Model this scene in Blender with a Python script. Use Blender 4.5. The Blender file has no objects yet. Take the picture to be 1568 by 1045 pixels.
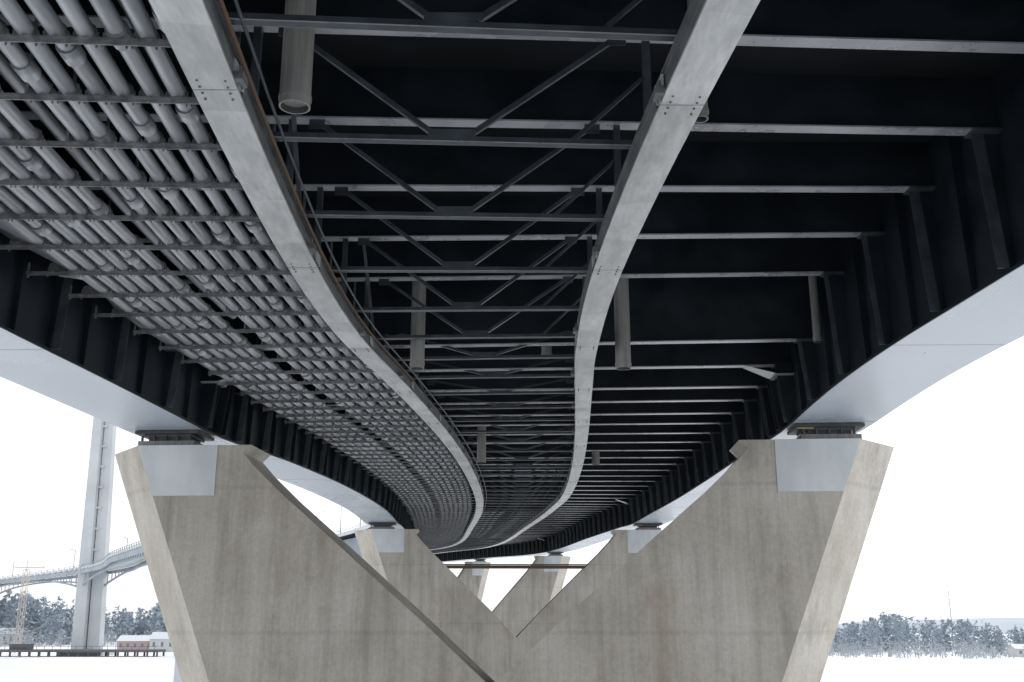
import bpy, math, random
import numpy as np
from mathutils import Vector
random.seed(7); rng=np.random.RandomState(7)
Z0=12.0
sc=bpy.context.scene
sc.view_settings.view_transform='Standard'; sc.view_settings.look='None'; sc.view_settings.exposure=0

# ---------------------------------------------------------------- materials
def mat(name, col, rough=0.6, metal=0.0, spec=0.5):
    m=bpy.data.materials.new(name); m.use_nodes=True
    b=m.node_tree.nodes['Principled BSDF']
    b.inputs['Base Color'].default_value=(*col,1); b.inputs['Roughness'].default_value=rough
    b.inputs['Metallic'].default_value=metal; b.inputs['Specular IOR Level'].default_value=spec
    return m,m.node_tree,b
def geo(nt,scale):
    g=nt.nodes.new('ShaderNodeNewGeometry'); mp=nt.nodes.new('ShaderNodeMapping')
    mp.inputs['Scale'].default_value=scale; nt.links.new(g.outputs['Position'],mp.inputs['Vector']); return mp.outputs['Vector']
def noise(nt,vec,scale,detail=5,rough=.55):
    n=nt.nodes.new('ShaderNodeTexNoise'); n.inputs['Scale'].default_value=scale
    n.inputs['Detail'].default_value=detail; n.inputs['Roughness'].default_value=rough
    nt.links.new(vec,n.inputs['Vector']); return n.outputs['Fac']
def ramp(nt,fac,stops):
    r=nt.nodes.new('ShaderNodeValToRGB'); e=r.color_ramp.elements
    while len(e)<len(stops): e.new(0.5)
    for i,(p,c) in enumerate(stops):
        e[i].position=p; e[i].color=(*c,1) if len(c)==3 else c
    nt.links.new(fac,r.inputs['Fac']); return r.outputs['Color']
def mix(nt,a,b,fac,mode='MIX'):
    m=nt.nodes.new('ShaderNodeMix'); m.data_type='RGBA'; m.blend_type=mode
    for s,v in ((m.inputs[0],fac),(m.inputs[6],a),(m.inputs[7],b)):
        if isinstance(v,(int,float)): s.default_value=v
        elif isinstance(v,tuple): s.default_value=(*v,1)
        else: nt.links.new(v,s)
    return m.outputs[2]
def bump(nt,b,h,strength,dist=0.02):
    n=nt.nodes.new('ShaderNodeBump'); n.inputs['Strength'].default_value=strength; n.inputs['Distance'].default_value=dist
    nt.links.new(h,n.inputs['Height']); nt.links.new(n.outputs['Normal'],b.inputs['Normal'])
def varied(name,c1,c2,rough,scale=(1,1,1),ns=2.0,metal=0,spec=.5,r2=None,bmp=0.0):
    m,nt,b=mat(name,c1,rough,metal,spec)
    v=geo(nt,scale); f=noise(nt,v,ns)
    nt.links.new(ramp(nt,f,[(.35,c1),(.68,c2)]),b.inputs['Base Color'])
    if r2 is not None:
        nt.links.new(ramp(nt,f,[(.3,(rough,)*3),(.7,(r2,)*3)]),b.inputs['Roughness'])
    if bmp: bump(nt,b,noise(nt,geo(nt,(1,1,1)),25),bmp)
    return m

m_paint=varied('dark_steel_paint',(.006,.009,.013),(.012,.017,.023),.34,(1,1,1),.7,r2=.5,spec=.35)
m_beam=varied('lit_flange_paint',(.19,.20,.225),(.30,.315,.34),.22,(1,1,1),1.1,r2=.38,spec=.9)  # snow-lit flange highlights lifted into the colour; beam webs stay dark
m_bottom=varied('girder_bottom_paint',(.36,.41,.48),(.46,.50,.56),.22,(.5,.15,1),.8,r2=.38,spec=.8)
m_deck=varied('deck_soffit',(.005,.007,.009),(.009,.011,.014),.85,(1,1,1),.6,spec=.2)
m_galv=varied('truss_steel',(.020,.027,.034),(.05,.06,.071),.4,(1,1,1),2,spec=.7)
m_pipe=varied('duct_plastic',(.27,.285,.305),(.50,.515,.54),.28,(3,.25,3),1.5,spec=.8,r2=.42,metal=.35)
m_drain=varied('drain_pipe_steel',(.17,.17,.165),(.26,.25,.24),.5,(5,5,.3),2)
m_dark=varied('bearing_steel',(.03,.032,.035),(.07,.07,.07),.5,(1,1,1),3)
m_rust=varied('rusty_conduit',(.10,.055,.03),(.06,.05,.045),.8,(1,1,1),3)
m_yel,_,_=mat('yellow_rubber',(.28,.24,.09),.6)
m_clamp=varied('clamp_steel',(.10,.105,.11),(.24,.245,.25),.35,(1,1,1),5,metal=.2,spec=.7)
m_side=varied('rail_web_steel',(.07,.075,.08),(.15,.155,.16),.5,(2,.5,2),2.5)

def rail_mat():
    m,nt,b=mat('weathered_rail_steel',(.4,.4,.4),.36,0.35,.8)
    v=geo(nt,(1.2,.35,1.2)); f=noise(nt,v,1.6,8,.65)
    c=ramp(nt,f,[(.32,(.47,.485,.495)),(.5,(.58,.595,.605)),(.68,(.70,.715,.725))])
    v2=geo(nt,(6,1.2,6)); f2=noise(nt,v2,1.5,6,.7)
    c=mix(nt,c,ramp(nt,f2,[(.35,(.74,.74,.74)),(.6,(1,1,1))]),.7,'MULTIPLY')
    vo=nt.nodes.new('ShaderNodeTexVoronoi'); vo.inputs['Scale'].default_value=.9
    nt.links.new(geo(nt,(.25,.6,.0)),vo.inputs['Vector'])
    sp=nt.nodes.new('ShaderNodeSeparateColor'); nt.links.new(vo.outputs['Color'],sp.inputs[0])
    c=mix(nt,c,ramp(nt,sp.outputs[0],[(0,(.76,.76,.76)),(1,(1.05,1.05,1.05))]),.8,'MULTIPLY')
    v3=geo(nt,(1,1,1)); f3=noise(nt,v3,.9,7,.7)
    c=mix(nt,c,(.25,.19,.14),ramp(nt,f3,[(.67,(0,0,0)),(.8,(.45,.45,.45))]))
    nt.links.new(ramp(nt,f2,[(.3,(.3,.3,.3)),(.7,(.5,.5,.5))]),b.inputs['Roughness'])
    nt.links.new(c,b.inputs['Base Color']); bump(nt,b,f2,.15); return m
m_rail=rail_mat()

def concrete(name,k=1.0,streak=.8):
    m,nt,b=mat(name,(.3,.27,.24),.85)
    v=geo(nt,(1,1,1)); big=noise(nt,v,.22,5,.6)
    c=ramp(nt,big,[(.3,(.37*k,.34*k,.295*k)),(.5,(.45*k,.42*k,.37*k)),(.72,(.53*k,.50*k,.455*k))])
    vs=geo(nt,(1.0,1.0,.10)); st=noise(nt,vs,1.3,7,.65)
    c=mix(nt,c,ramp(nt,st,[(.3,(.62,.60,.57)),(.5,(.95,.95,.95)),(.7,(1.12,1.12,1.12))]),streak*.85,'MULTIPLY')
    vs2=geo(nt,(5,5,.15)); st2=noise(nt,vs2,1.2,5,.6)
    c=mix(nt,c,ramp(nt,st2,[(.35,(.86,.855,.85)),(.6,(1.03,1.03,1.03))]),streak*.6,'MULTIPLY')
    fine=noise(nt,v,7,8,.7)
    c=mix(nt,c,ramp(nt,fine,[(.3,(.78,.78,.78)),(.7,(1.1,1.1,1.1))]),.7,'MULTIPLY')
    pt=noise(nt,geo(nt,(.7,.7,.35)),.6,7,.72)
    c=mix(nt,c,(.25,.175,.11),ramp(nt,pt,[(.55,(0,0,0)),(.74,(.45,.45,.45))]))
    dk=noise(nt,geo(nt,(1.0,1.0,.6)),.4,7,.7)
    c=mix(nt,c,(.15,.145,.14),ramp(nt,dk,[(.56,(0,0,0)),(.76,(.55,.55,.55))]))
    wt=noise(nt,geo(nt,(2.2,2.2,.5)),.8,7,.75)
    c=mix(nt,c,(.62,.60,.56),ramp(nt,wt,[(.62,(0,0,0)),(.8,(.5,.5,.5))]))
    w=nt.nodes.new('ShaderNodeTexWave'); w.wave_type='BANDS'; w.bands_direction='X'; w.inputs['Scale'].default_value=.9
    w.inputs['Distortion'].default_value=.15; nt.links.new(geo(nt,(1,.3,.03)),w.inputs['Vector'])
    c=mix(nt,c,ramp(nt,w.outputs['Fac'],[(0,(.88,.88,.88)),(.08,(1,1,1))]),.4,'MULTIPLY')
    w2=nt.nodes.new('ShaderNodeTexWave'); w2.wave_type='BANDS'; w2.bands_direction='Z'; w2.inputs['Scale'].default_value=.055
    w2.inputs['Distortion'].default_value=.03; nt.links.new(geo(nt,(1,1,1)),w2.inputs['Vector'])
    c=mix(nt,c,ramp(nt,w2.outputs['Fac'],[(0,(.8,.8,.8)),(.003,(1,1,1))]),.5,'MULTIPLY')
    nt.links.new(c,b.inputs['Base Color']); bump(nt,b,fine,.35,.03); return m
m_conc=concrete('pier_concrete')
m_conc2=concrete('skylit_concrete',1.25,.5)  # lighter copy for outer facets: open-sky light put into the colour
m_cap=varied('cap_grey_paint',(.50,.525,.54),(.59,.61,.625),.6,(1,1,.4),1.2)

def snow():
    m,nt,b=mat('snow',(.88,.90,.92),.8)
    f=noise(nt,geo(nt,(1,1,1)),.02,6,.6)
    nt.links.new(ramp(nt,f,[(.35,(.84,.865,.885)),(.65,(.93,.935,.945))]),b.inputs['Base Color'])
    bump(nt,b,noise(nt,geo(nt,(1,1,1)),.4,6),.4,.3); return m
m_snow=snow()
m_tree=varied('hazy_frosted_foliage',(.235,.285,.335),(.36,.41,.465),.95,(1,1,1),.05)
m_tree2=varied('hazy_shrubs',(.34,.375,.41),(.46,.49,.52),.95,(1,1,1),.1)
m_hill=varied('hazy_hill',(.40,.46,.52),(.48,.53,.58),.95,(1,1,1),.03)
m_old=varied('hazy_bridge_concrete',(.47,.495,.52),(.57,.59,.61),.9,(1,1,1),.1)  # distance haze painted in as a pale, bluish tone
m_olds=varied('hazy_bridge_steel',(.29,.335,.38),(.38,.42,.46),.8,(1,1,1),.1)  # steel paled the same way, with haze in its colour
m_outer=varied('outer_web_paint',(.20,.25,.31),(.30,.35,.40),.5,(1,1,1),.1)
m_red=varied('hazy_orange_crane_paint',(.56,.48,.42),(.62,.55,.50),.8)  # orange washed out to imitate haze over the distance
m_wall=varied('hazy_red_wall',(.44,.33,.31),(.5,.39,.37),.9)  # red kept faint: haze is in the wall colour
m_wallw=varied('hazy_pale_wall',(.52,.53,.53),(.60,.61,.61),.9)  # faint wall tone, haze included in the colour
m_roof=varied('snowy_roof',(.7,.72,.75),(.8,.82,.84),.9)
m_win,_,_=mat('window_glass',(.2,.22,.25),.2)
m_dock=varied('dock_timber',(.09,.095,.105),(.15,.155,.165),.9)

# ---------------------------------------------------------------- mesh helper
class MB:
    def __init__(s): s.v=[];s.f=[];s.m=[];s.mats=[]
    def mi(s,m):
        if m not in s.mats: s.mats.append(m)
        return s.mats.index(m)
    def add(s,vs,fs,m):
        b=len(s.v); k=s.mi(m)
        s.v+= [(x,y,z+Z0) for x,y,z in vs]
        for f in fs: s.f.append([i+b for i in f]); s.m.append(k)
    def beam(s,p,q,w,h,m):
        p=Vector(p);q=Vector(q);d=(q-p)
        if d.length<1e-6:return
        d.normalize(); up=Vector((0,0,1))
        if abs(d.z)>.95: up=Vector((0,1,0))
        a=d.cross(up).normalized(); b=a.cross(d).normalized()
        vs=[]
        for e in (p,q):
            for sa,sb in ((-1,-1),(1,-1),(1,1),(-1,1)): vs.append(tuple(e+a*sa*w/2+b*sb*h/2))
        s.add(vs,[(0,1,2,3),(7,6,5,4),(0,4,5,1),(1,5,6,2),(2,6,7,3),(3,7,4,0)],m)
    def box(s,x0,x1,y0,y1,z0,z1,m):
        vs=[(x,y,z) for z in (z0,z1) for x,y in ((x0,y0),(x1,y0),(x1,y1),(x0,y1))]
        s.add(vs,[(3,2,1,0),(4,5,6,7),(0,1,5,4),(1,2,6,5),(2,3,7,6),(3,0,4,7)],m)
    def cyl(s,p,q,r,m,n=14,r2=None,inner=False):
        p=Vector(p);q=Vector(q);d=(q-p).normalized();r2=r if r2 is None else r2
        up=Vector((0,0,1)) if abs(d.z)<.95 else Vector((1,0,0))
        a=d.cross(up).normalized();b=a.cross(d)
        vs=[]
        for e,rr in ((p,r),(q,r2)):
            for i in range(n):
                t=2*math.pi*i/n; vs.append(tuple(e+a*rr*math.cos(t)+b*rr*math.sin(t)))
        fs=[(i,(i+1)%n,(i+1)%n+n,i+n) for i in range(n)]
        if not inner: fs+=[tuple(range(n))[::-1],tuple(range(n,2*n))]
        s.add(vs,fs,m)
    def obj(s,name,parent=None,smooth=False):
        me=bpy.data.meshes.new(name); me.from_pydata(s.v,[],s.f); me.update()
        for m in s.mats: me.materials.append(m)
        me.polygons.foreach_set('material_index',s.m)
        if smooth: me.polygons.foreach_set('use_smooth',[True]*len(s.f))
        o=bpy.data.objects.new(name,me); sc.collection.objects.link(o)
        if parent: o.parent=parent
        return o
def empty(name):
    e=bpy.data.objects.new(name,None); sc.collection.objects.link(e); return e

# ---------------------------------------------------------------- bridge alignment
def spline(pts,mono=True):
    xs=np.array([p[0] for p in pts],float); ys=np.array([p[1] for p in pts],float)
    h=np.diff(xs); d=np.diff(ys)/h
    sl=np.zeros(len(xs)); sl[0]=d[0]; sl[-1]=d[-1]
    for i in range(1,len(xs)-1):
        if mono:
            if d[i-1]*d[i]<=0: sl[i]=0
            else:
                w1=2*h[i]+h[i-1]; w2=h[i]+2*h[i-1]; sl[i]=(w1+w2)/(w1/d[i-1]+w2/d[i])
        else: sl[i]=(d[i-1]*h[i]+d[i]*h[i-1])/(h[i-1]+h[i])
    def f(x):
        if x<=xs[0]: return ys[0]+sl[0]*(x-xs[0])
        if x>=xs[-1]: return ys[-1]+sl[-1]*(x-xs[-1])
        i=int(np.searchsorted(xs,x)-1); i=max(0,min(i,len(xs)-2))
        hh=xs[i+1]-xs[i]; t=(x-xs[i])/hh
        return ((2*t**3-3*t*t+1)*ys[i]+(t**3-2*t*t+t)*hh*sl[i]+(-2*t**3+3*t*t)*ys[i+1]+(t**3-t*t)*hh*sl[i+1])
    return f
Xc=spline([(-30,1.3),(0,.0),(11,-.7),(18,-1.15),(26,-1.42),(34,-1.25),(42,-.78),(55,0),(68,.6),(88,.9),(107,.4),(140,-1.7),(185,-5.8),(255,-21),(330,-50),(400,-86)],False)
zbot=spline([(-30,7.1),(0,7.35),(22,7.65),(32,7.78),(42.6,7.6),(50,7.95),(55,8.2),(80,9.0),(98,9.35),(107,9.38),(115,9.7),(140,10.4),(185,11.3),(255,14),(330,16),(400,17.5)])
zcbn=spline([(-30,10.1),(0,10.72),(18,11.07),(34,11.38),(37,10.9),(48,10.22),(60,10.7),(80,11.3),(107,11.9),(140,13),(185,13.8),(255,16.5),(330,18.5),(400,20)])
zrail=spline([(-30,7.4),(0,7.85),(13,8.1),(18,8.2),(30,8.5),(38,9.0),(46,9.35),(60,9.75),(88,10.1),(107,10.8),(150,12),(190,12.8),(255,15.3),(330,17.3),(400,18.8)])
zdeck=spline([(-30,11.6),(0,12.1),(34,12.8),(60,13.0),(107,14),(185,16),(255,19),(330,21),(400,22.5)])
zrack=spline([(-30,8.9),(0,9.2),(20,9.5),(32,9.6),(42,9.62),(60,10.1),(107,11.1),(185,13.0),(255,15.6),(330,17.6),(400,19)])
ext=spline([(-30,.62),(24,.6),(30,.45),(42,0),(60,0),(400,0)])
def zcb(y):
    return 10.02 if 36<y<48 else zcbn(y)
def P(y,off,z):
    s=(Xc(y+.5)-Xc(y-.5)); n=math.hypot(1,s)
    if abs(off)>11.4: off+=math.copysign(ext(y),off)
    return (Xc(y)+off/n, y-off*s/n, z)
def stations(a,b,st):
    r=[];y=a
    while y<b: r.append(y); y+=st
    r.append(b); return r
def sweep(mb,prof,zf,ys,m,closed=True,caps=True):
    n=len(prof); vs=[]
    for y in ys:
        z=zf(y)
        for o,dz in prof: vs.append(P(y,o,z+dz))
    fs=[]
    k=n if closed else n-1
    for i in range(len(ys)-1):
        for j in range(k):
            a=i*n+j;b=i*n+(j+1)%n; fs.append((a,b,b+n,a+n))
    if closed and caps:
        fs.append(tuple(range(n))); fs.append(tuple(range((len(ys)-1)*n,len(ys)*n))[::-1])
    mb.add(vs,fs,m)
W=12.3; BW=3.1
Y0,Y1=-28,392
ys2=stations(Y0,Y1,2.0)
bridge=empty('steel_box_girder_bridge')
mb=MB()
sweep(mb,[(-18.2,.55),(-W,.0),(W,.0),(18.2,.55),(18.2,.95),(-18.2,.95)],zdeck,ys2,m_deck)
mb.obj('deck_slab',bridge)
mb=MB()
for s in (-1,1):
    sweep(mb,[(s*18.22,.45),(s*18.45,.45),(s*18.45,1.35),(s*18.22,1.35)],zdeck,ys2,m_bottom)
mb.obj('edge_beams',bridge)
mb=MB()
for s in (-1,1):
    for h in (1.8,2.3):
        sweep(mb,[(s*18.3,h),(s*18.36,h),(s*18.36,h+.06),(s*18.3,h+.06)],zdeck,ys2,m_clamp)
    for y in stations(Y0,Y1,3): mb.beam(P(y,s*18.33,zdeck(y)+1.35),P(y,s*18.33,zdeck(y)+2.35),.06,.06,m_clamp)
mb.obj('railings',bridge)
mb=MB()
for y in stations(20,390,32):
    for s in (-1,1):
        b=P(y,s*17.8,zdeck(y)+.9); t=P(y,s*17.8,zdeck(y)+9); a=P(y,s*16.2,zdeck(y)+9.5)
        mb.cyl(b,t,.1,m_clamp,8,.06); mb.cyl(t,a,.05,m_clamp,6); mb.beam(a,P(y,s*15.5,zdeck(y)+9.55),.3,.12,m_clamp)
mb.obj('lamp_posts',bridge)
for s,nm in ((-1,'box_girder_west'),(1,'box_girder_east')):
    mb=MB(); n=len(ys2)
    sweep(mb,[(s*(W-.12),0),(s*(W+BW+.1),0),(s*(W+BW+.1),.06),(s*(W-.12),.06)],zbot,ys2,m_bottom)
    for o,off2 in ((W,W),(W+BW,W+BW+.5)):
        vs=[];
        for y in ys2:
            vs+= [P(y,s*o,zbot(y)+.06),P(y,s*off2,zdeck(y)+.0)]
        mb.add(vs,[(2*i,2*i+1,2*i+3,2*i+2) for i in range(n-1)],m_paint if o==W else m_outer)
    sweep(mb,[(s*(W-.16),-.005),(s*(W-.121),-.005),(s*(W-.121),.09),(s*(W-.16),.09)],zbot,ys2,m_paint)
    for y in stations(5.5,200,12):
        a=P(y,s*(W-.1),zbot(y)-.004); b=P(y,s*(W+BW+.08),zbot(y)-.004)
        mb.beam(a,b,.035,.012,m_bottom)
    mb.obj(nm,bridge)
ST=[17.8+4.0*i for i in range(-11,93) if 17.8+4*i<Y1]
mb=MB()
for y in ST:
    z=zcb(y); zd=zdeck(y)
    a=P(y,-W,0);b=P(y,W,0)
    mb.beam((a[0],a[1],z+.02),(b[0],b[1],z+.02),.36,.04,m_beam)
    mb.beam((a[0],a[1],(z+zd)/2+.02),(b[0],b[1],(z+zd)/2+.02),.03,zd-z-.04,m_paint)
mb.obj('crossbeams',bridge)
mb=MB()
def stiff(y,s,dep,ft,zt):
    zb=zbot(y)+.1
    p0=P(y,s*(W-.001),0);p1=P(y,s*(W-dep),0);p2=P(y,s*(W-dep*.55),0)
    vs=[(p0[0],p0[1]-.012,zb),(p2[0],p2[1]-.012,zb),(p1[0],p1[1]-.012,zt),(p0[0],p0[1]-.012,zt),
        (p0[0],p0[1]+.012,zb),(p2[0],p2[1]+.012,zb),(p1[0],p1[1]+.012,zt),(p0[0],p0[1]+.012,zt)]
    mb.add(vs,[(0,1,2,3),(7,6,5,4),(1,5,6,2),(0,4,5,1)],m_paint)
    if ft: mb.beam((p2[0],p2[1],zb),(p1[0],p1[1],zt),.28,.025,m_galv)
for y in ST:
    for s in (-1,1):
        stiff(y,s,.5,True,zcb(y))
        stiff(y+2.0,s,.28,False,min(zcb(y)+.8,zdeck(y)-.1))
        p=P(y,s*(W-.7),0); q=P(y,s*W,0)
        mb.beam((p[0],p[1],zcb(y)-.01),(q[0],q[1],zcb(y)-.01),.5,.06,m_galv)
for py in (42.6,107,185):
    for s in (-1,1):
        for d in (-1.1,-.6,.55,1.1): stiff(py+d,s,.7,False,zcb(py)+.1)
        for yy in (41.8 if py<50 else py,):
            z=zcb(yy); a=P(yy,s*(W-.75),0); b=P(yy,s*(W-1.9),0)
            vs=[(a[0],a[1]-.55,z-.42),(a[0],a[1]+.55,z-.42),(b[0],b[1]+.22,z-.01),(b[0],b[1]-.22,z-.01)]
            mb.add(vs,[(0,1,2,3)],m_beam)
            mb.beam((a[0],a[1],z-.45),(P(yy,s*W,0)[0],P(yy,s*W,0)[1],z-.45),1.1,.05,m_beam)
mb.obj('web_stiffeners',bridge)
mb=MB(); R=3.78
for y in ST:
    zt=zcb(y)+.02; zc=zrail(y)+.56
    top=zt if zt-zc>1.2 else zt+.5
    A=lambda o,z:P(y,o,z)
    mb.beam(A(-R,zc),A(R,zc),.15,.12,m_galv)
    mb.beam(A(-R,zc-.05),A(R,zc-.05),.17,.016,m_beam)
    for s in (-1,1):
        mb.beam(A(s*3.25,top),A(s*.32,zc+.1),.09,.10,m_galv)
        mb.beam(A(s*R,zc),A(s*R,top),.15,.15,m_galv)
        if top-zc>1.2 and s>0:
            mb.beam(A(s*2.3,zc+.05),A(s*R,zc+1.5),.07,.07,m_galv)
        mb.beam(A(s*R-.22,zc-.06),A(s*R+.22,zc-.06),.4,.04,m_galv)
        g=A(s*3.2,top); mb.box(g[0]-.18,g[0]+.18,g[1]-.085,g[1]-.07,top-.25,top-.02,m_galv)
    g=A(0,zc); mb.box(g[0]-.45,g[0]+.45,g[1]-.085,g[1]-.07,zc+.06,zc+.2,m_galv)
    if int(round((y-17.8)/4))%3==1 and y<60:
        mb.beam(A(-(R-.3),zc),P(y-3.6,-(R-.5),zcb(y-4)),.09,.09,m_galv)
mb.obj('sway_trusses',bridge)
for s,nm in ((-1,'gantry_rail_west'),(1,'gantry_rail_east')):
    mb=MB(); o=s*R
    yr=stations(Y0,Y1,1.5)
    sweep(mb,[(o-.36,0),(o+.36,0),(o+.36,.05),(o-.36,.05)],zrail,yr,m_rail)
    i=-s
    sweep(mb,[(o+i*.30,.05),(o+i*.33,.05),(o+i*.33,.46),(o+i*.30,.46)],zrail,yr,m_side)
    sweep(mb,[(o-i*.33,.05),(o-i*.30,.05),(o-i*.30,.46),(o-i*.33,.46)],zrail,yr,m_side)
    sweep(mb,[(o-.37,.46),(o+.37,.46),(o+.37,.5),(o-.37,.5)],zrail,yr,m_side)
    for y in stations(-3,200,9.0):
        z=zrail(y)
        p=P(y,o,0)
        mb.box(p[0]-.362,p[0]+.362,p[1]-.007,p[1]+.007,z-.003,z+.053,m_dark)
        for dy in (-.3,-.1,.1,.3):
            q=P(y+dy,o+i*.345,0); mb.cyl((q[0],q[1],z+.05),(q[0],q[1],z+.13),.03,m_dark,6)
            for oo in (-.22,.22):
                q=P(y+dy,o+oo,0); mb.cyl((q[0],q[1],z-.02),(q[0],q[1],z+.01),.022,m_side,6)
        q=P(y,o+i*.36,0); mb.box(q[0]-.02,q[0]+.02,p[1]-.3,p[1]+.3,z+.12,z+.4,m_rail)
    for y in stations(5,90,8.0):
        q=P(y+1.8,o+i*.42,0); z=zrail(y+1.8); mb.box(q[0]-.09,q[0]+.09,q[1]-.15,q[1]+.15,z+.02,z+.16,m_side)
        mb.cyl((q[0],q[1],z-.06),(q[0],q[1],z+.32),.025,m_clamp,6)
        mb.cyl((q[0],q[1]+.1,z-.04),(q[0],q[1]+.1,z+.2),.03,m_clamp,6)
    mb.obj(nm,bridge)
mb=MB()
sweep(mb,[(-R+.45+.04*math.cos(t),.40+.04*math.sin(t)) for t in np.linspace(0,2*math.pi,8,endpoint=False)],zrail,stations(-20,42,2),m_rust)
sweep(mb,[(-R+.62+.03*math.cos(t),.52+.03*math.sin(t)) for t in np.linspace(0,2*math.pi,8,endpoint=False)],zrail,stations(-20,150,2),m_galv)
mb.obj('conduits',bridge)

# pipe rack
mb=MB(); rk=MB()
offs=[-11.25+.5*i for i in range(14)]
for k,o in enumerate(offs):
    if k==6: continue
    r=.155; wob=random.uniform(-.03,.03)
    ph=random.random()*6
    cs=[(math.cos(t),math.sin(t)) for t in np.linspace(0,2*math.pi,12,endpoint=False)]
    ysp=stations(-20,345,1.0 if False else 2.0)
    # slight sag / sideways wander between supports
    vs=[]
    for y in ysp:
        z=zrack(y); w=.025*math.sin(y*.45+ph)
        for c,sn in cs: vs.append(P(y,o+wob+w+r*c,z+.20+r*sn))
    fs=[(i*12+j,i*12+(j+1)%12,(i+1)*12+(j+1)%12,(i+1)*12+j) for i in range(len(ysp)-1) for j in range(12)]
    mb.add(vs,fs,m_pipe)
    prof2=[(o+.25+r*.9*math.cos(t),.60+r*.9*math.sin(t)) for t in np.linspace(0,2*math.pi,8,endpoint=False)]
    if k%3!=1: sweep(mb,prof2,zrack,stations(-20,34,2.0),m_pipe)
    y=-8+ (k*2.7)%6
    while y<95:
        r2=.195
        prof=[(o+wob+.025*math.sin(y*.45+ph)+r2*c,.20+r2*sn) for c,sn in cs]
        sweep(mb,prof,zrack,[y,y+.45],m_pipe)
        y+=6.0
mb.obj('cable_ducts',bridge,True)
y=-16.2
while y<345:
    z=zrack(y); e=-11.35-.35*random.random()-ext(y)*.8
    rk.beam(P(y,e,z),P(y,-4.55,z),.09,.05,m_clamp)
    rk.beam(P(y,e,z-.04),P(y,-4.55,z-.04),.025,.1,m_clamp)
    if y<60:
        for k,o in enumerate(offs):
            if k==6: continue
            r2=.19
            prof=[(o+r2*math.cos(t),.20+r2*math.sin(t)) for t in np.linspace(0,2*math.pi,10,endpoint=False)]
            sweep(rk,prof,zrack,[y+.07,y+.11],m_clamp)
            for d in (-.2,.2): rk.beam(P(y+.095,o+d,z-.1),P(y+.095,o+d,z+.2),.03,.03,m_clamp)
        rk.beam(P(y,e+.05,z-.14),P(y,e+.05,z+.3),.05,.05,m_clamp)
    for o in (-11.3,-8.0,-4.65):
        rk.beam(P(y,o,z),P(y,o,zdeck(y)),.06,.06,m_clamp)
    y+=2.0
rk.obj('duct_rack',bridge)

mb=MB()
for X,y,zb,r in ((-3.75,16.0,8.5,.27),(3.65,18.0,9.3,.15),(-3.3,34.6,8.35,.25),(1.35,38.6,9.75,.2),(3.85,34.4,8.3,.27),(11.2,36.2,9.75,.16),(5.75,70,10.1,.26),(-1.8,60,8.8,.26)):
    mb.cyl((X,y,zb),(X,y,zdeck(y)),r,m_drain,20,inner=True)
    mb.cyl((X,y,zb),(X,y,zb+1),r-.03,m_dark,20,inner=True)
    n=20; vs=[(X+q*math.cos(2*math.pi*i/n),y+q*math.sin(2*math.pi*i/n),zb) for q in (r,r-.03) for i in range(n)]
    mb.add(vs,[(i,(i+1)%n,(i+1)%n+n,i+n) for i in range(n)],m_drain)
    mb.cyl((X,y,zb+.12),(X,y,zb+.2),r+.015,m_drain,20)
mb.obj('drain_pipes',bridge,False)

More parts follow.
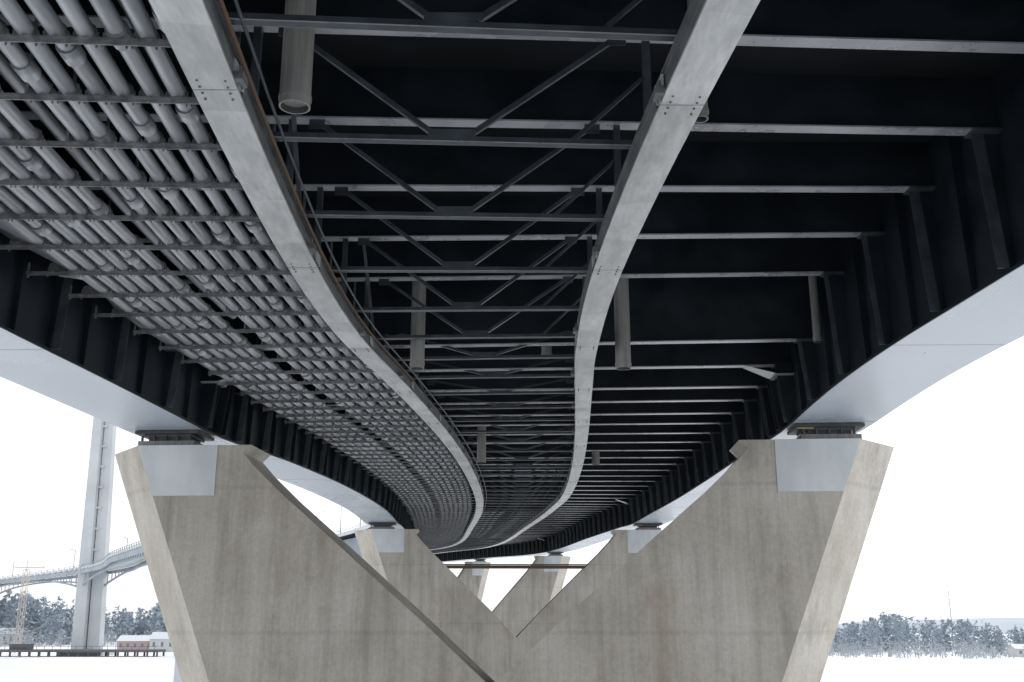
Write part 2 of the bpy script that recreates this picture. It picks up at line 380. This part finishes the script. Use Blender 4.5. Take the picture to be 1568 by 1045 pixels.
# ---------------------------------------------------------------- piers
def vpier(py,name,tie=False):
    mb=MB(); cx=Xc(py); s=(Xc(py+.5)-Xc(py-.5)); nn=math.hypot(1,s)
    zt=zbot(py)-.72; za=-2.55 if py<60 else -1.9
    def Q(o,d,z): return (cx+(o+d*s)/nn, py+(d-o*s)/nn, z)
    H=zt-za
    T=1.3; TB=1.5; TM=.9
    def outer(z): return 14.75-(zt-z)*(3.8/ 9.45)*(9.45/H) if z>za else max(6.6,10.95-(za-z)*.41)
    ins=[(0,9.95),(.035,10.28),(.10,9.72),(.22,8.50),(.38,6.72),(.55,4.85),(.75,2.65),(.95,.55),(1.0,.02)]
    for sd in (-1,1):
        vs=[]
        for f,xi in ins:
            z=zt-f*H; xo=outer(z)
            vs+=[Q(sd*xi,-T,z),Q(sd*xo,-T,z),Q(sd*(xo+1.95),TM,z),Q(sd*xo,TB,z),Q(sd*xi,TB,z)]
        fs=[];fo=[]
        for i in range(len(ins)-1):
            for j in range(5):
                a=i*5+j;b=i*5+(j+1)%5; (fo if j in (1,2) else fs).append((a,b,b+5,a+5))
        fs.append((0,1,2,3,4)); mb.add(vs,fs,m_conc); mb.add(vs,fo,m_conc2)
        z1=zt-.22*H
        xo0=outer(zt);xo1=outer(z1)
        xi=11.35
        vs=[Q(sd*xi,-T-.04,zt+.01),Q(sd*xo0,-T-.04,zt+.01),Q(sd*xo1,-T-.04,z1),Q(sd*(xi+.0),-T-.04,z1),
            Q(sd*xi,-T+.02,zt+.01),Q(sd*xo0,-T+.02,zt+.01),Q(sd*xo1,-T+.02,z1),Q(sd*(xi+.0),-T+.02,z1)]
        mb.add(vs,[(0,1,2,3),(0,4,5,1),(1,5,6,2),(2,6,7,3),(3,7,4,0)],m_cap)
    vs=[]
    for z in (za,-Z0-1):
        xo=outer(z-.001)
        vs+=[Q(-xo,-T,z),Q(xo,-T,z),Q(xo+1.95,TM,z),Q(xo,TB,z),Q(-xo,TB,z),Q(-xo-1.95,TM,z)]
    mb.add(vs,[(j,(j+1)%6,(j+1)%6+6,j+6) for j in (0,3)]+[tuple(range(6))],m_conc)
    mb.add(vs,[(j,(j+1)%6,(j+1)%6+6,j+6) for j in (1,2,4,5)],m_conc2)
    for sd in (-1,1):
        c=sd*(W+BW/2-.15)
        def bx(o0,o1,d0,d1,z0,z1,m):
            v=[Q(o,d,z) for z in (z0,z1) for o,d in ((o0,d0),(o1,d0),(o1,d1),(o0,d1))]
            mb.add(v,[(3,2,1,0),(4,5,6,7),(0,1,5,4),(1,2,6,5),(2,3,7,6),(3,0,4,7)],m)
        bx(c-1.2,c+1.2,-.95,.95,zt,zt+.26,m_drain)
        bx(c-.85,c+.85,-.7,.7,zt+.26,zt+.46,m_dark)
        bx(c-1.0,c+1.0,-.8,.8,zt+.46,zt+.56,m_galv)
        bx(c-1.35,c+1.35,-1.0,1.0,zt+.56,zt+.70,m_dark)
        if sd>0: bx(c-1.36,c-.7,-1.03,-1.0,zt+.47,zt+.53,m_yel)
        for k in range(5):
            bx(c-1.1+k*.5,c-1.02+k*.5,-.9,-.82,zt+.26,zt+.5,m_dark)
    if tie:
        for d,z in ((-1.1,4.95),(1.0,5.0)):
            mb.beam(Q(-7.6,d,z),Q(7.6,d,z),.3,.28,m_rust if d<0 else m_dark)
            mb.beam(Q(-7.6,d,z+.25),Q(7.6,d,z+.25),.06,.06,m_dark)
    return mb.obj(name)
vpier(42.6,'concrete_v_pier'); vpier(107,'concrete_v_pier.001',True)
vpier(185,'concrete_v_pier.002'); vpier(255,'concrete_v_pier.003'); vpier(325,'concrete_v_pier.004')

# ---------------------------------------------------------------- ground
mb=MB(); N=60
xs=np.sign(np.linspace(-1,1,N))*np.abs(np.linspace(-1,1,N))**2*5000
vs=[(x,y+0,-12+ (0)) for y in xs for x in xs]
mb.add(vs,[(j*N+i,j*N+i+1,(j+1)*N+i+1,(j+1)*N+i) for j in range(N-1) for i in range(N-1)],m_snow)
mb.obj('snow_covered_ice')
mb=MB()
n=160
vs=[];
for i in range(n):
    a=math.radians(-75+150*i/(n-1)); 
    R1=900; h=5+3*math.sin(i*.13)+2*math.sin(i*.37+1)+1*math.sin(i*.9)
    for rr,hh in ((R1,-12.5),(R1+60,-12+h*.8),(R1+200,-12+h+2),(R1+500,-12.5)):
        vs.append((rr*math.sin(a),rr*math.cos(a),hh))
mb.add(vs,[(i*4+j,i*4+j+1,(i+1)*4+j+1,(i+1)*4+j) for i in range(n-1) for j in range(3)],m_hill)
mb.obj('distant_hills')
def trees(name,place,m,nl=80):
    V=[];F=[]
    for (x,y,h,kind) in place:
        base=-12
        for a in range(3):
            t=a*2.09; V.append((x+.2*math.cos(t),y+.2*math.sin(t),base+Z0))
        V.append((x,y,base+h*.85+Z0)); b=len(V)-4
        F+= [[b,b+1,b+3],[b+1,b+2,b+3],[b+2,b,b+3]]
        for k in range(nl):
            if kind==0:
                f=rng.rand()**.9; rad=(1-f)*h*.2+.2; zz=base+h*(.02+.98*f); r=rad*math.sqrt(rng.rand()); sz=.4+.8*(1-f)
            else:
                u=rng.rand(); f=.04+.9*u; rad=h*.36*math.sin(math.pi*min(1,.25+.75*u))+.3; zz=base+h*f; r=rad*math.sqrt(rng.rand()); sz=.65
            sz*=h/14
            t=rng.rand()*6.283; c=np.array((x+r*math.cos(t),y+r*math.sin(t),zz+Z0))
            b=len(V)
            for q in range(3):
                V.append(tuple(c+rng.randn(3)*sz*np.array((1,1,.8))))
            F.append([b,b+1,b+2])
    me=bpy.data.meshes.new(name); me.from_pydata(V,[],F); me.materials.append(m)
    o=bpy.data.objects.new(name,me); sc.collection.objects.link(o)
def band(a0,a1,d0,d1,n,h0,h1,kinds=(0,1)):
    r=[]
    for i in range(n):
        a=math.radians(random.uniform(a0,a1)); d=random.uniform(d0,d1)
        h=random.uniform(h0,h1)*(1+.15*math.sin(a*40)+.08*math.sin(a*97))
        r.append((d*math.sin(a),d*math.cos(a),h,random.choice(kinds)))
    return r
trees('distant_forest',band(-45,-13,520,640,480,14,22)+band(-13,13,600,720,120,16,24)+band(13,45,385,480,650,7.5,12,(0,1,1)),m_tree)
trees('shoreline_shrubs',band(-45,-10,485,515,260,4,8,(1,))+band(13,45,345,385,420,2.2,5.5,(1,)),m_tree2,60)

# ---------------------------------------------------------------- old bridge on the left
old=empty('old_tower_bridge')
mb=MB()
tx,ty=-139.5,350
def towercol(x0,w0,w1,x1,yo,m):
    vs=[]
    for z,k in ((-13,0),(95,1)):
        X=x0+(x1-x0)*k; w=w0+(w1-w0)*k
        vs+=[(tx+X-w,ty+yo-w,z),(tx+X+w,ty+yo-w,z),(tx+X+w,ty+yo+w,z),(tx+X-w,ty+yo+w,z)]
    mb.add(vs,[(0,1,5,4),(1,2,6,5),(2,3,7,6),(3,0,4,7),(4,5,6,7)],m)
towercol(-2.2,2.0,1.3,-4.2,0,m_old); towercol(2.2,2.0,1.3,-1.4,2.2,m_old)
vs=[(tx-1.5,ty+1.5,-12),(tx+1.5,ty+1.5,-12),(tx-1.8,ty+1.5,94),(tx-3.9,ty+1.5,94)]
mb.add(vs,[(0,1,2,3)],m_olds)
for z in list(range(22,92,7)):
    k=(z+13)/108
    mb.beam((tx-1.6-2.0*k,ty+.6,z),(tx+1.6-3.0*k,ty+.6,z),1.0,.8,m_old)
mb.box(tx-7,tx+7,ty-6,ty+8,-13,-10.3,m_old)
mb.obj('tower',old)
ODx=spline([(0,-300),(1,-250),(2,-139.5),(3,-98),(4,-60)],False); ODy=spline([(0,580),(1,500),(2,351),(3,270),(4,198)],False)
def OD(t): return Vector((ODx(t),ODy(t),15.0+.6*math.sin(t*.9)))
mb=MB(); ar=MB()
ts=np.linspace(0,4,90)
for i in range(len(ts)-1):
    a=OD(ts[i]);b=OD(ts[i+1]); d=(b-a).normalized(); nrm=Vector((-d.y,d.x,0)).normalized()
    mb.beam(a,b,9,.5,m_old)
    for s in (-1,1):
        o=nrm*s*4.7
        pa=a+o; pb=b+o; U=Vector((0,0,1))
        mb.beam(pa-U*.9,pb-U*.9,.4,1.1,m_olds)
        mb.beam(pa+U*1.3,pb+U*1.3,.12,.12,m_olds)
        mb.beam(pa+U*.8,pb+U*.8,.08,.08,m_olds)
        mb.beam(pa,pa+U*1.3,.15,.15,m_olds)
        mb.beam(pa+U*.3,pa*.4+pb*.6+U*.3,.5,.7,m_cap)
        def dep(t):
            if t>2.0: return 1.9+3.0*max(0,1-(t-2)*3)**2
            k=(t%1.0); return 2.0+4.5*(2*k-1)**2
        qa=a+nrm*s*3.6-U*dep(ts[i]); qb=b+nrm*s*3.6-U*dep(ts[i+1])
        ar.beam(qa,qb,.5,.5,m_olds); ar.beam(a+nrm*s*3.6-U,qa,.25,.25,m_olds)
    if i%11==5 and ts[i]<3:
        ar.cyl(a+nrm*4.4,a+nrm*4.4+Vector((0,0,9)),.13,m_olds,6); ar.beam(a+nrm*4.4+Vector((0,0,9)),a+nrm*2.2+Vector((0,0,9.3)),.15,.15,m_olds)
mb.obj('deck',old); ar.obj('haunched_truss_and_lamps',old)
mb=MB()
for t in (1,4):
    p=OD(t); mb.box(p[0]-1.3,p[0]+1.3,p[1]-3,p[1]+3,-13,p[2]-1.2,m_old)
mb.obj('approach_piers',old)

mb=MB(); cx,cy=-163,352
for i in range(12):
    z0=-12+i*2.3;z1=z0+2.3
    c=[(-.8,-.8),(.8,-.8),(.8,.8),(-.8,.8)]
    for j in range(4):
        a=c[j];b=c[(j+1)%4]
        mb.beam((cx+a[0],cy+a[1],z0),(cx+a[0],cy+a[1],z1),.12,.12,m_red)
        mb.beam((cx+a[0],cy+a[1],z0),(cx+b[0],cy+b[1],z1),.08,.08,m_red)
        mb.beam((cx+a[0],cy+a[1],z1),(cx+b[0],cy+b[1],z1),.08,.08,m_red)
mb.beam((cx-4,cy,16.2),(cx+6,cy,16.2),.25,.3,m_red); mb.beam((cx,cy,15),(cx,cy,18.5),.2,.2,m_red)
mb.beam((cx,cy,18.5),(cx+6,cy,16.4),.1,.1,m_red); mb.beam((cx,cy,18.5),(cx-4,cy,16.4),.1,.1,m_red)
mb.obj('lattice_crane')
mb=MB()
mb.box(-166,-112,338,346,-10.6,-9.9,m_dock)
for i in range(18):
    for yy in (338.6,345): mb.cyl((-165+i*3.1,yy,-12.2),(-165+i*3.1,yy,-10.5),.32,m_dock,6)
for i in range(22): mb.beam((-165.5+i*2.5,338.2,-9.9),(-165.5+i*2.5,338.2,-8.8),.12,.12,m_dock)
mb.beam((-166,338.2,-8.8),(-112,338.2,-8.8),.12,.12,m_dock)
mb.box(-160,-154,340,344,-9.9,-8.2,m_dock)
mb.obj('timber_jetty')
def house(name,x,y,w,d,h,mw):
    e=empty(name)
    b=MB(); b.box(x-w/2,x+w/2,y-d/2,y+d/2,-12.2,-12+h,mw)
    rz=-12+h
    b.add([(x-w/2,y-d/2,rz),(x-w/2,y+d/2,rz),(x-w/2,y,rz+h*.45),(x+w/2,y-d/2,rz),(x+w/2,y+d/2,rz),(x+w/2,y,rz+h*.45)],[(0,1,2),(3,5,4)],mw)
    b.obj('walls',e)
    r=MB(); r.add([(x-w/2-.4,y-d/2-.4,rz-.1),(x+w/2+.4,y-d/2-.4,rz-.1),(x+w/2+.4,y,rz+h*.5),(x-w/2-.4,y,rz+h*.5),(x-w/2-.4,y+d/2+.4,rz-.1),(x+w/2+.4,y+d/2+.4,rz-.1)],[(0,1,2,3),(3,2,5,4)],m_roof); r.obj('roof',e)
    q=MB(); k=int(w/2.5)
    for i in range(k):
        xx=x-w/2+w*(i+.5)/k; q.box(xx-.45,xx+.45,y-d/2-.04,y-d/2+.02,-12+h*.4,-12+h*.75,m_win)
    q.obj('windows',e)
house('red_boathouse',-137,392,13,8,3.8,m_wall)
house('pale_boathouse',-126,388,9,7,4.6,m_wallw)
house('pale_villa',-225,480,12,9,5,m_wallw)
house('pale_villa.001',162,338,8,6,2.6,m_wallw)
mb=MB(); mb.cyl((178,430,-12),(178,430,13),.2,m_olds,6,.08)
for z in (3,7,10): mb.beam((177.2,430,z),(178.8,430,z),.12,.12,m_olds)
mb.obj('radio_mast')

# ---------------------------------------------------------------- light
w=bpy.data.worlds.new('World'); sc.world=w; w.use_nodes=True; nt=w.node_tree
bg=nt.nodes['Background']; sky=nt.nodes.new('ShaderNodeTexSky'); sky.sky_type='NISHITA'; sky.sun_disc=False
EL,AZ=math.radians(38),math.radians(25)
sky.sun_elevation=EL; sky.sun_rotation=AZ; sky.air_density=1.5; sky.dust_density=4
hs=nt.nodes.new('ShaderNodeHueSaturation'); hs.inputs['Saturation'].default_value=.35
nt.links.new(sky.outputs[0],hs.inputs['Color'])
c=mix(nt,hs.outputs[0],(8.7,8.95,9.3),.8)
nt.links.new(c,bg.inputs['Color']); bg.inputs['Strength'].default_value=.148
sl=bpy.data.lights.new('sun','SUN'); sl.energy=1.1; sl.angle=math.radians(15); sl.color=(1,.975,.94)
so=bpy.data.objects.new('sun',sl); sc.collection.objects.link(so)
d=Vector((math.sin(AZ)*math.cos(EL),math.cos(AZ)*math.cos(EL),math.sin(EL)))
so.rotation_euler=d.to_track_quat('Z','Y').to_euler()

cam=bpy.data.cameras.new('camera'); cam.lens=36; cam.sensor_width=36; cam.clip_end=20000; cam.clip_start=.1
co=bpy.data.objects.new('camera',cam); sc.collection.objects.link(co)
co.location=(0,0,Z0); co.rotation_euler=(math.radians(90)+math.atan(.27),0,0)
sc.camera=co
